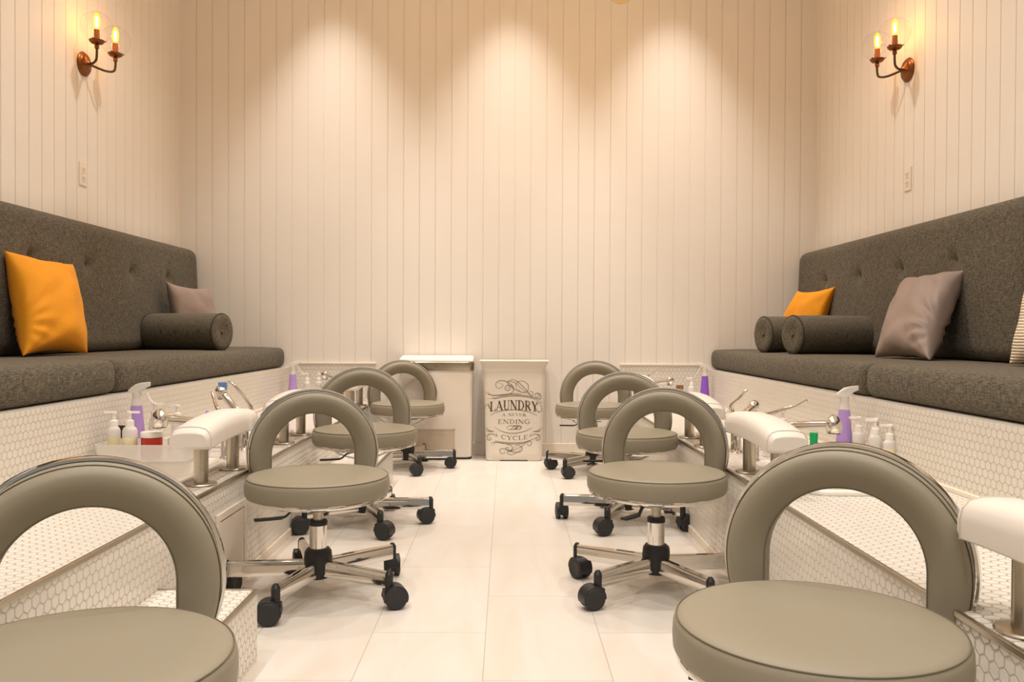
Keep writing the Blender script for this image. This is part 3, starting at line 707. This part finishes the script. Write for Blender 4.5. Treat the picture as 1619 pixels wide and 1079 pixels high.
jar(-1.17, 3.17, Lg, .022, .11, 'clear', 'gold', 'small clear jar with a bronze cap on the left ledge')
m = MB(); m.lathe([(0, 0), (.012, 0), (.013, .03), (.010, .12), (.005, .145), (0, .150)], seg=20); o = m.build('nail_file', M['purple']); o.location = (-1.135, 3.18, Lg); tag(o, 'slim purple tube on the left ledge behind the footrest', 'tube')
# left far group
spray_bottle(-1.315, 5.16, Lg, 1, 'purple', 'purple trigger spray bottle at the far end of the left sofa')
def box_tray(x, y, lx, ly, lab):
    m = MB(); m.rings([rrect(0, 0, lx-.002, ly-.002, .015, 0), rrect(0, 0, lx, ly, .015, .09), rrect(0, 0, lx-.004, ly-.004, .012, .09), rrect(0, 0, lx-.006, ly-.006, .012, .004)], caps=True)
    o = m.build('frosted_bin', M['tray'], angle=40); o.location = (x, y, Lg+.017); tag(o, lab, 'tray')
box_tray(-1.19, 5.20, .075, .055, 'frosted open tray holding two pump bottles, far left')
pump_bottle(-1.235, 5.195, Lg+.024, -1, .125, 'clear', 'clear pump bottle, left one of two in the far left tray')
pump_bottle(-1.165, 5.20, Lg+.024, 1, .125, 'clear', 'clear pump bottle, right one of two in the far left tray')
m = MB(); m.lathe([(0, 0), (.010, 0), (.010, .125), (.016, .130), (.016, .148), (.006, .155), (0, .156)], seg=16); o = m.build('polish_bottle', M['orange']); o.location = (-1.045, 5.335, Lg); tag(o, 'small orange-topped bottle by the far left faucet', 'bottle')
# right near group
spray_bottle(1.195, 2.935, Lg+.0, 1, 'purple', 'purple trigger spray bottle among the pump bottles, under the right sofa')
for (x, y, h, fill, lab) in ((1.225, 2.885, .105, 'clear', 'clear pump bottle just right of the purple spray bottle'), (1.245, 2.80, .105, 'clear', 'front clear pump bottle in the middle of the right-hand cluster'),
                       (1.283, 2.885, .10, 'clear', 'clear pump bottle at the back of the right-hand cluster'), (1.278, 2.765, .09, 'cream', 'cream lotion pump bottle, rightmost of the right-hand cluster')):
    pump_bottle(x, y, Lg+.017, -1, h, fill, lab)
pump_bottle(1.03, 3.09, Lg, -1, .125, 'clear', 'lone clear pump bottle behind the near right faucet')
jar(.965, 3.06, Lg, .018, .13, 'clear', 'gold', 'small jar with a dark bronze lid behind the right footrest')
m = MB(); m.lathe([(0, 0), (.011, 0), (.012, .004), (.0145, .150), (.0145, .16), (0, .161)], seg=20); o = m.build('green_tube', M['green']); o.scale = (1, 1, .63); o.location = (1.095, 2.955, Lg); tag(o, 'bright green tube beneath the right chrome spray head', 'tube')
for i, (x, y, z) in enumerate(((1.14, 2.80, 0), (1.14, 2.80, .018), (1.138, 2.80, .036))):
    m = MB(); m.rings([rrect(0, 0, a, b, .02, zz) for a, b, zz in ((.056, .060, 0), (.060, .064, .005), (.060, .064, .012), (.055, .059, .017))]); o = m.build('folded_towel', M['white']); o.location = (x, y, Lg+.017+z)
    tag(o, ('white folded cloth at the bottom of the stack by the right bottles', 'middle white folded cloth of the stack by the right bottles', 'top white folded cloth of the stack by the right bottles')[i], 'cloth', 'stacked white cloths')
# right far group
spray_bottle(1.235, 5.17, Lg+.0, -1, 'purpledark', 'deep purple trigger spray bottle at the far end of the right sofa')
pump_bottle(1.155, 5.18, Lg+.017, -1, .115, 'clear', 'clear pump bottle beside the far right spray bottle')
jar(1.09, 5.22, Lg, .022, .125, 'clear', 'gold', 'small jar with a bronze lid by the far right faucet')

# ------------------------------------------------------------------ sconces and outlets
def sconce(side, label):
    X = SX(side, HW); r = empty('wall_sconce', (X, 4.17, 2.118), 0 if side < 0 else PI, label, 'wall sconce', 'double candle sconces')
    m = MB(); m.lathe([(0, .0005), (.058, .0005), (.060, .006), (.056, .012), (.050, .014), (.047, .020), (.020, .026), (.012, .040), (0, .042)], (0, 0, 0), 40, 'X'); m.build('back_plate', M['copper'], r, angle=50)
    for s in (-1, 1):
        m = MB(); m.tube(catmull([(.032, 0, 0), (.055, .030*s, -.008), (.085, .065*s, -.014), (.110, .090*s, -.006), (.116, .096*s, .022), (.116, .096*s, .060)], 6), .0058, 12); a = m.build('arm', M['bronze'], r)
        c = (.116, .096*s, 0)
        m = MB(); m.lathe([(0, .045), (.010, .045), (.011, .060), (.007, .066), (.026, .070), (.034, .078), (.036, .084), (.030, .084), (.022, .080), (.012, .082), (0, .083)], c, 28); cup = m.build('candle_cup', M['copper'], r, angle=50)
        for k in range(3):
            t = 2*PI*k/3+.5; q = MB(); q.cyl((c[0]+.030*math.cos(t), c[1]+.030*math.sin(t), .083), (c[0]+.042*math.cos(t), c[1]+.042*math.sin(t), .085), .0025, seg=8); q.build('set_screw', M['bronze'], cup)
        m = MB(); m.lathe([(0, .083), (.0135, .083), (.0135, .135), (.011, .137), (0, .137)], c, 20); m.build('candle_sleeve', M['candle'], r)
        m = MB(); m.lathe([(0, .137), (.008, .138), (.0145, .155), (.0165, .175), (.0155, .195), (.010, .210), (.003, .218), (0, .219)], c, 20); b = m.build('bulb', M['bulb'], r, angle=60)
        m = MB()
        for q in range(4):
            t = PI/4+q*PI/2; m.cyl((c[0]+.0045*math.cos(t), c[1]+.0045*math.sin(t), .150), (c[0]+.0045*math.cos(t), c[1]+.0045*math.sin(t), .198), .0028, seg=8)
        m.build('filament', M['filament'], b)
        m = MB(); R = .073; zc = .150
        m.lathe([(R*math.sin(t), zc-R*math.cos(t)) for t in [math.radians(28+(152-0)*k/28) for k in range(29)]], c, 40)
        g = m.build('glass_globe', M['globe'], r, angle=80)
        # open bottom: drop the cap face
        l = D.lights.new('sconce_glow', 'POINT'); l.energy = .7; l.color = (1, .40, .08); l.shadow_soft_size = .02
        lo = D.objects.new('sconce_glow', l); COL.objects.link(lo); lo.parent = r; lo.location = (c[0], c[1], .178)
sconce(-1, 'copper double candle sconce with globe glass on the left wall')
sconce(1, 'copper double candle sconce with globe glass on the right wall')
def outlet(side, label):
    X = SX(side, HW); r = empty('wall_outlet', (X, 4.165, 1.572), 0 if side < 0 else PI, label, 'outlet', 'wall outlets')
    m = MB(); m.box((.0, -.036, -.058), (.006, .036, .058)); pl = m.build('cover_plate', M['outlet'], r, bevel=.0025)
    for z in (-.021, .021):
        q = MB(); q.box((.0061, -.016, z-.016), (.008, .016, z+.016)); s = q.build('socket', M['outlet'], r, bevel=.001)
        q = MB(); q.box((.0081, -.008, z-.003), (.0086, -.0055, z+.008)); q.box((.0081, .0055, z-.003), (.0086, .008, z+.008)); q.box((.0081, -.0025, z-.011), (.0086, .0025, z-.006)); q.build('slot', M['slot'], s, smooth=False)
outlet(-1, 'ivory wall outlet below the left sconce'); outlet(1, 'ivory wall outlet below the right sconce')

# pendant: only the bottom of the globe shows
pd = empty('pendant_lamp', (.583, 4.3, 2.565), 0, 'amber glass globe pendant just dipping into the top of the picture', 'pendant lamp')
m = MB(); R = .075; m.lathe([(R*math.sin(t), -R*math.cos(t)) for t in [math.radians(170*k/26) for k in range(27)]], seg=40); m.build('globe', M['amber'], pd, angle=80)
m = MB(); m.lathe([(0, -.020), (.012, -.012), (.017, .01), (.012, .035), (0, .07)], seg=20); m.build('bulb', M['bulb'], pd)
m = MB(); m.lathe([(0, .072), (.018, .070), (.018, .11), (.006, .12), (0, .12)], seg=20); m.build('socket', M['copper'], pd)
m = MB(); m.cyl((0, 0, .118), (0, 0, CEIL-2.565-.001), .003, seg=8); m.build('cord', M['black'], pd)

l = D.lights.new('pendant_glow', 'POINT'); l.energy = 9; l.color = (1, .66, .37); l.shadow_soft_size = .03
lo = D.objects.new('pendant_glow', l); COL.objects.link(lo); lo.parent = pd; lo.location = (0, 0, -.012)
added_pendant = copy_tree(pd); added_pendant.location = (-.62, 3.95, 2.82); added_pendant['label'] = 'added amber globe pendant, unseen above the frame, warming the upper walls'  # extra pendant out of view, added to warm the upper walls
for c in added_pendant.children:
    if c.name.startswith('cord'): c.scale = (1, 1, .55); c.location.z = .053

# ------------------------------------------------------------------ waste bin
bn = empty('waste_bin', (-.438, 5.303, 0), 0, 'cream step bin with a brushed steel lid band, behind the farthest left stool', 'waste bin')
hx, hy = .226, .090
m = MB(); m.rings([rrect(0, 0, a, b, .03, z) for a, b, z in ((hx-.006, hy-.006, .012), (hx, hy, .02), (hx+.002, hy+.002, .30), (hx+.003, hy+.003, .556))]); m.build('body', M['binbody'], bn, angle=40)
m = MB(); m.rings([rrect(0, 0, a, b, .035, z) for a, b, z in ((hx+.009, hy+.009, .556), (hx+.011, hy+.011, .560), (hx+.011, hy+.011, .606), (hx+.006, hy+.006, .611))]); bd = m.build('lid_band', M['lidsteel'], bn, angle=40)
m = MB(); m.box((-.012, -hy-.0125, .580), (.014, -hy-.011, .583)); m.build('maker_mark', M['ink'], bd, smooth=False)
m = MB(); rs = []
for (a, z, e) in ((1.0, .612, 0), (.995, .618, 0), (.97, .624, 0), (.5, .630, 0), (.1, .632, 0)): rs.append([(x, y, zz+max(0, (y+hy))*.12) for (x, y, zz) in rrect(0, 0, (hx+.008)*a, (hy+.008)*a, .033*a, z)])
m.rings(rs); m.build('lid', M['lid'], bn, angle=40)
m = MB(); m.box((-.145, -hy-.0035, .030), (.115, -hy-.0028, .185)); m.box((-.150, -hy-.006, .185), (.120, -hy-.0028, .190)); m.box((.115, -hy-.006, .03), (.120, -hy-.0028, .190)); m.build('pedal_recess_shade', M['bindark'], bn, smooth=False)  # flat plate, no hollow: the recess shade is put into its darker colour
m = MB(); m.box((-.10, -hy-.030, .012), (.07, -hy-.004, .024)); m.build('pedal', M['lidsteel'], bn, bevel=.003)
m = MB(); m.rings([rrect(0, 0, hx-.004, hy-.004, .03, z) for z in (0, .012)]); m.build('foot_plinth', M['black'], bn)

# ------------------------------------------------------------------ laundry hamper
HY = 5.155; HXC = .052
hm = empty('laundry_hamper', (HXC, HY+.10, 0), 0, 'white laundry hamper with brown lettering against the end wall', 'laundry hamper')
def hring(hx, dy, r, z, depth=.20): return rrect(0, depth/2-.10+dy/2*0, hx, depth/2+dy, r, z)
lev = [(.165, -.006, .03, 0), (.174, 0, .035, .006), (.176, 0, .035, .05), (.181, .0, .03, .30), (.187, 0, .025, .50), (.189, 0, .022, .553), (.1925, .002, .022, .556), (.1935, .003, .022, .575), (.199, .008, .02, .595), (.212, .018, .02, .612), (.217, .022, .02, .616), (.217, .022, .02, .620), (.208, .015, .018, .620), (.186, .0, .018, .590), (.180, -.006, .018, .54), (.165, -.012, .018, .02)]
m = MB(); m.rings([hring(a, b, c, z) for a, b, c, z in lev]); body = m.build('basket', M['hamper'], hm, angle=45)
m = MB(); m.box((-.085, -.1015, 0.0), (.085, -.0995, .006)); m.build('gap_shade_strip', M['slot'], hm, smooth=False)  # solid dark strip painted as the shade under the front edge
# print, drawn in hamper millimetres: X right, Z up, on the front face
SC = 1/(5.394*256.1)
def hp(zx, zy): return ((740+zx/5.394-800)/256.1-HXC, .8-((550+zy/5.394)-525)/256.1)
YF = -.1018
def ribbon(mb, pts, w0, w1=None, bulge=False):
    P = [Vector((p[0], p[1])) for p in pts]; n = len(P); w1 = w0 if w1 is None else w1; q = len(mb.v)
    for i, p in enumerate(P):
        t = (P[min(i+1, n-1)]-P[max(i-1, 0)]).normalized(); nn = Vector((-t.y, t.x)); u = i/(n-1)
        w = (w0+(w1-w0)*math.sin(PI*u)) if bulge else (w0+(w1-w0)*u)
        for s in (1, -1): v = p+nn*s*w/2; mb.v.append((v.x, YF, v.y))
    for i in range(n-1): mb.face((q+2*i, q+2*i+1, q+2*i+3, q+2*i+2))
def arcpts(cx, cy, rx, ry, a0, a1, n=14): return [(cx+rx*math.cos(math.radians(a0+(a1-a0)*i/n)), cy+ry*math.sin(math.radians(a0+(a1-a0)*i/n))) for i in range(n+1)]
TK, TN_ = .17, .06; sf = lambda x, y, w=.17: ([(x-w, y), (x+w, y)], .05, .05)
G = {  # strokes: points, start width, end width (unit height)
 'L': (.72, [([(.18, 0), (.18, 1)], TK, TK), sf(.18, .975), ([(.02, .025), (.66, .025)], .05, .05), ([(.66, 0), (.68, .28)], .10, .03)]),
 'A': (.86, [([(.10, .02), (.42, .98)], TN_, TN_), ([(.40, 1), (.74, .02)], TK, TK), ([(.22, .34), (.62, .34)], .05, .05), sf(.10, .025, .12), sf(.74, .025, .15)]),
 'U': (.84, [([(.20, 1), (.20, .32)], TK, TK), (arcpts(.43, .32, .24, .30, 180, 360), TK*.8, TN_), ([(.67, .32), (.67, 1)], TN_, TN_), sf(.20, .975, .16), sf(.67, .975, .13)]),
 'N': (.90, [([(.16, 0), (.16, 1)], TN_, TN_), ([(.16, .98), (.74, .02)], TK, TK), ([(.74, 0), (.74, 1)], TN_, TN_), sf(.16, .025, .13), sf(.12, .975, .12), sf(.74, .975, .13)]),
 'D': (.84, [([(.20, 0), (.20, 1)], TK, TK), (arcpts(.30, .5, .42, .475, 90, 0), .05, TK), (arcpts(.30, .5, .42, .475, 0, -90), TK, .05), ([(.04, .975), (.32, .975)], .05, .05), ([(.04, .025), (.32, .025)], .05, .05)]),
 'R': (.84, [([(.20, 0), (.20, 1)], TK, TK), (arcpts(.34, .745, .28, .23, 90, 0), .05, .14), (arcpts(.34, .745, .28, .23, 0, -90), .14, .05), ([(.04, .975), (.34, .975)], .05, .05), ([(.2, .515), (.34, .515)], .05, .05), ([(.38, .52), (.70, .03)], TK, TK), sf(.20, .025), sf(.72, .025, .11)]),
 'Y': (.80, [([(.12, .98), (.40, .45)], TK, TK), ([(.68, .98), (.40, .45)], TN_, TN_), ([(.40, .48), (.40, .0)], TK, TK), sf(.12, .975, .15), sf(.68, .975, .12), sf(.40, .025)]),
 'E': (.72, [([(.18, 0), (.18, 1)], TK, TK), ([(.02, .975), (.62, .975)], .05, .05), ([(.02, .025), (.64, .025)], .05, .05), ([(.18, .52), (.48, .52)], .05, .05), ([(.62, 1), (.62, .78)], .08, .03), ([(.64, 0), (.65, .26)], .09, .03), ([(.48, .62), (.48, .42)], .05, .05)]),
 'V': (.82, [([(.12, .98), (.42, .02)], TK, TK), ([(.70, .98), (.42, .02)], TN_, TN_), sf(.12, .975, .15), sf(.70, .975, .12)]),
 'I': (.40, [([(.20, 0), (.20, 1)], TK, TK), sf(.20, .025), sf(.20, .975)]),
 'G': (.88, [(arcpts(.46, .5, .36, .475, 50, 180), .05, TK), (arcpts(.46, .5, .36, .475, 180, 310), TK, .06), ([(.70, .45), (.70, .08)], TK, TK), ([(.55, .45), (.84, .45)], .05, .05), ([(.70, .98), (.70, .72)], .05, .03)]),
 'C': (.80, [(arcpts(.46, .5, .36, .475, 50, 180), .05, TK), (arcpts(.46, .5, .36, .475, 180, 310), TK, .05), ([(.69, .98), (.69, .72)], .06, .03)]),
 ' ': (.45, []),
}
def word(mb, txt, x0, x1, zbase, h, arch=0.0):
    tot = sum(G[c][0] for c in txt); gap = 0
    k = (x1-x0)/tot; x = x0; mid = (x0+x1)/2; half = (x1-x0)/2
    sx = k
    for c in txt:
        for (pts, w0, w1) in G[c][1]:
            P = []
            if len(pts) == 2: pts = [tuple(pts[0][j]*(1-i/4)+pts[1][j]*i/4 for j in (0, 1)) for i in range(5)]
            for (px, pz) in pts:
                X = x+px*sx; u = (X-mid)/half; P.append((X, zbase+arch*(1-u*u)+pz*h))
            ribbon(mb, P, w0*h*.9, w1*h*.9)
        x += G[c][0]*sx
def printed(name, fn):
    mb = MB(); fn(mb); return mb.build(name, M['ink'], body, smooth=False)
def mm(zx, zy): return hp(zx, zy)
def T_laundry(mb): a = mm(188, 548); b = mm(600, 548); word(mb, 'LAUNDRY', a[0], b[0], a[1], .060, .012)
def T_never(mb): a = mm(290, 587); b = mm(500, 587); word(mb, 'A NEVER', a[0], b[0], a[1], .0165, .003)
def T_ending(mb): a = mm(256, 650); b = mm(534, 650); word(mb, 'ENDING', a[0], b[0], a[1], .0265, 0)
def T_cycle(mb): a = mm(282, 778); b = mm(520, 778); word(mb, 'CYCLE', a[0], b[0], a[1], .0265, -.009)
for nm, fn in (('lettering', T_laundry), ('lettering', T_never), ('lettering', T_ending), ('lettering', T_cycle)): printed(nm, fn)
def zc(mb, pts, w0=.0012, w1=.0030):
    P = [mm(*p) for p in pts]; P = [(v.x, v.y) for v in catmull([(p[0], p[1], 0) for p in P], 7)]; ribbon(mb, P, w0, w1, True)
def T_top(mb):
    zc(mb, [(262, 300), (300, 318), (275, 348), (243, 335), (240, 305), (272, 282), (330, 290), (372, 318), (392, 350), (375, 385), (320, 402), (220, 408), (165, 395), (145, 372)])
    zc(mb, [(335, 350), (350, 335), (362, 352), (340, 366), (316, 350), (330, 325), (365, 322), (388, 340)])
    zc(mb, [(550, 415), (500, 385), (450, 340), (400, 300), (350, 285), (338, 305), (360, 330), (420, 365), (480, 383), (515, 360), (510, 310), (465, 285), (415, 300), (412, 340), (450, 372)])
    zc(mb, [(350, 285), (380, 272), (430, 295), (490, 350), (530, 400), (550, 412), (555, 385), (535, 370), (520, 385)])
    zc(mb, [(590, 410), (600, 398), (612, 412), (595, 425), (575, 412), (578, 392), (605, 390), (624, 410), (618, 438), (580, 430), (500, 410), (400, 402), (290, 415), (222, 432), (165, 438)])
    zc(mb, [(216, 405), (222, 436), (300, 422), (400, 412), (500, 420), (570, 438), (632, 470)])
    zc(mb, [(172, 372), (180, 395), (220, 408), (300, 402), (400, 392), (460, 396)])
def T_mid(mb):
    zc(mb, [(188, 580), (260, 548), (340, 534), (400, 531), (460, 536), (530, 552), (594, 580)], .0014, .0032)
    zc(mb, [(150, 530), (142, 510), (165, 490), (185, 505), (195, 535)]); zc(mb, [(182, 475), (178, 500), (200, 540)])
    zc(mb, [(632, 470), (600, 478), (575, 500), (600, 545), (628, 540), (630, 500), (610, 490)])
    zc(mb, [(230, 682), (290, 715), (350, 730), (400, 732), (460, 722), (510, 705), (553, 682)], .0014, .0034)
    zc(mb, [(328, 690), (345, 672), (380, 668), (420, 672), (400, 695), (355, 700), (340, 690)]); zc(mb, [(365, 698), (400, 672), (440, 668), (458, 680), (440, 698), (400, 698)], .001, .0045); zc(mb, [(385, 700), (415, 690), (440, 672)], .001, .0045)
def T_bot(mb):
    for s in (1, -1):
        f = lambda x: x if s > 0 else 783-x
        zc(mb, [(f(152), 682), (f(175), 705), (f(215), 715)]); zc(mb, [(f(156), 710), (f(190), 718), (f(230), 716)]); zc(mb, [(f(150), 755), (f(190), 740), (f(225), 742), (f(245), 760)])
        zc(mb, [(f(180), 770), (f(200), 775), (f(195), 790), (f(170), 785), (f(165), 760), (f(190), 742)]); zc(mb, [(f(242), 730), (f(248), 750), (f(258), 760)])
    zc(mb, [(202, 830), (212, 812), (245, 808), (300, 818), (400, 824), (480, 818), (520, 800), (545, 808), (535, 835), (510, 830), (515, 815)])
    zc(mb, [(225, 832), (238, 812), (268, 812), (330, 822), (380, 845), (370, 880), (335, 880), (328, 855), (350, 852), (352, 868)])
    zc(mb, [(232, 795), (290, 806), (400, 814), (490, 806), (560, 780), (610, 756)])
    zc(mb, [(310, 880), (318, 900), (290, 905), (275, 885), (285, 865), (330, 868), (380, 880), (430, 860), (480, 830), (495, 815)])
    zc(mb, [(470, 840), (430, 890), (380, 915), (345, 905), (350, 885), (400, 895), (450, 888), (466, 862), (440, 835), (400, 852), (370, 890)])
printed('scrollwork', T_top); printed('scrollwork', T_mid); printed('scrollwork', T_bot)

# ------------------------------------------------------------------ lights
def spot(x, y, z, e, ang, blend, col=(1, .83, .66), r=.04, tilt=(0, 0)):
    l = D.lights.new('downlight', 'SPOT'); l.energy = e; l.spot_size = math.radians(ang); l.spot_blend = blend; l.color = col; l.shadow_soft_size = r
    o = D.objects.new('downlight', l); COL.objects.link(o); o.location = (x, y, z); o.rotation_euler = (tilt[0], tilt[1], 0); return o
WARM = (1, .94, .865)
for x in (-1.12, .02, 1.05): spot(x, 5.0, CEIL-.02, 138, 58, .85, WARM, .03)
for y in (3.9, 2.3, .7, -.8):
    for x in (-1.12, .02, 1.05):
        spot(x, y, CEIL-.02, 74, 112, .8, WARM, .045)
w = D.worlds.new('shop'); bpy.context.scene.world = w; w.use_nodes = True
w.node_tree.nodes['Background'].inputs[0].default_value = (1, .90, .77, 1); w.node_tree.nodes['Background'].inputs[1].default_value = .3

# ------------------------------------------------------------------ camera
cam = D.cameras.new('camera'); co = D.objects.new('camera', cam); COL.objects.link(co)
cam.sensor_width = 36; cam.lens = 1320/1619*36; cam.clip_start = .02
yaw, pitch, roll = math.radians(-.41), math.radians(-.63), math.radians(.28)
co.location = (0, 0, .80)
co.rotation_euler = (Matrix.Rotation(yaw, 3, 'Z') @ Matrix.Rotation(PI/2+pitch, 3, 'X') @ Matrix.Rotation(roll, 3, 'Z')).to_euler()
sc = bpy.context.scene; sc.camera = co
sc.view_settings.view_transform = 'Standard'; sc.view_settings.look = 'None'; sc.view_settings.gamma = 1; sc.view_settings.use_curve_mapping = False
sc.view_settings.exposure = 0.0
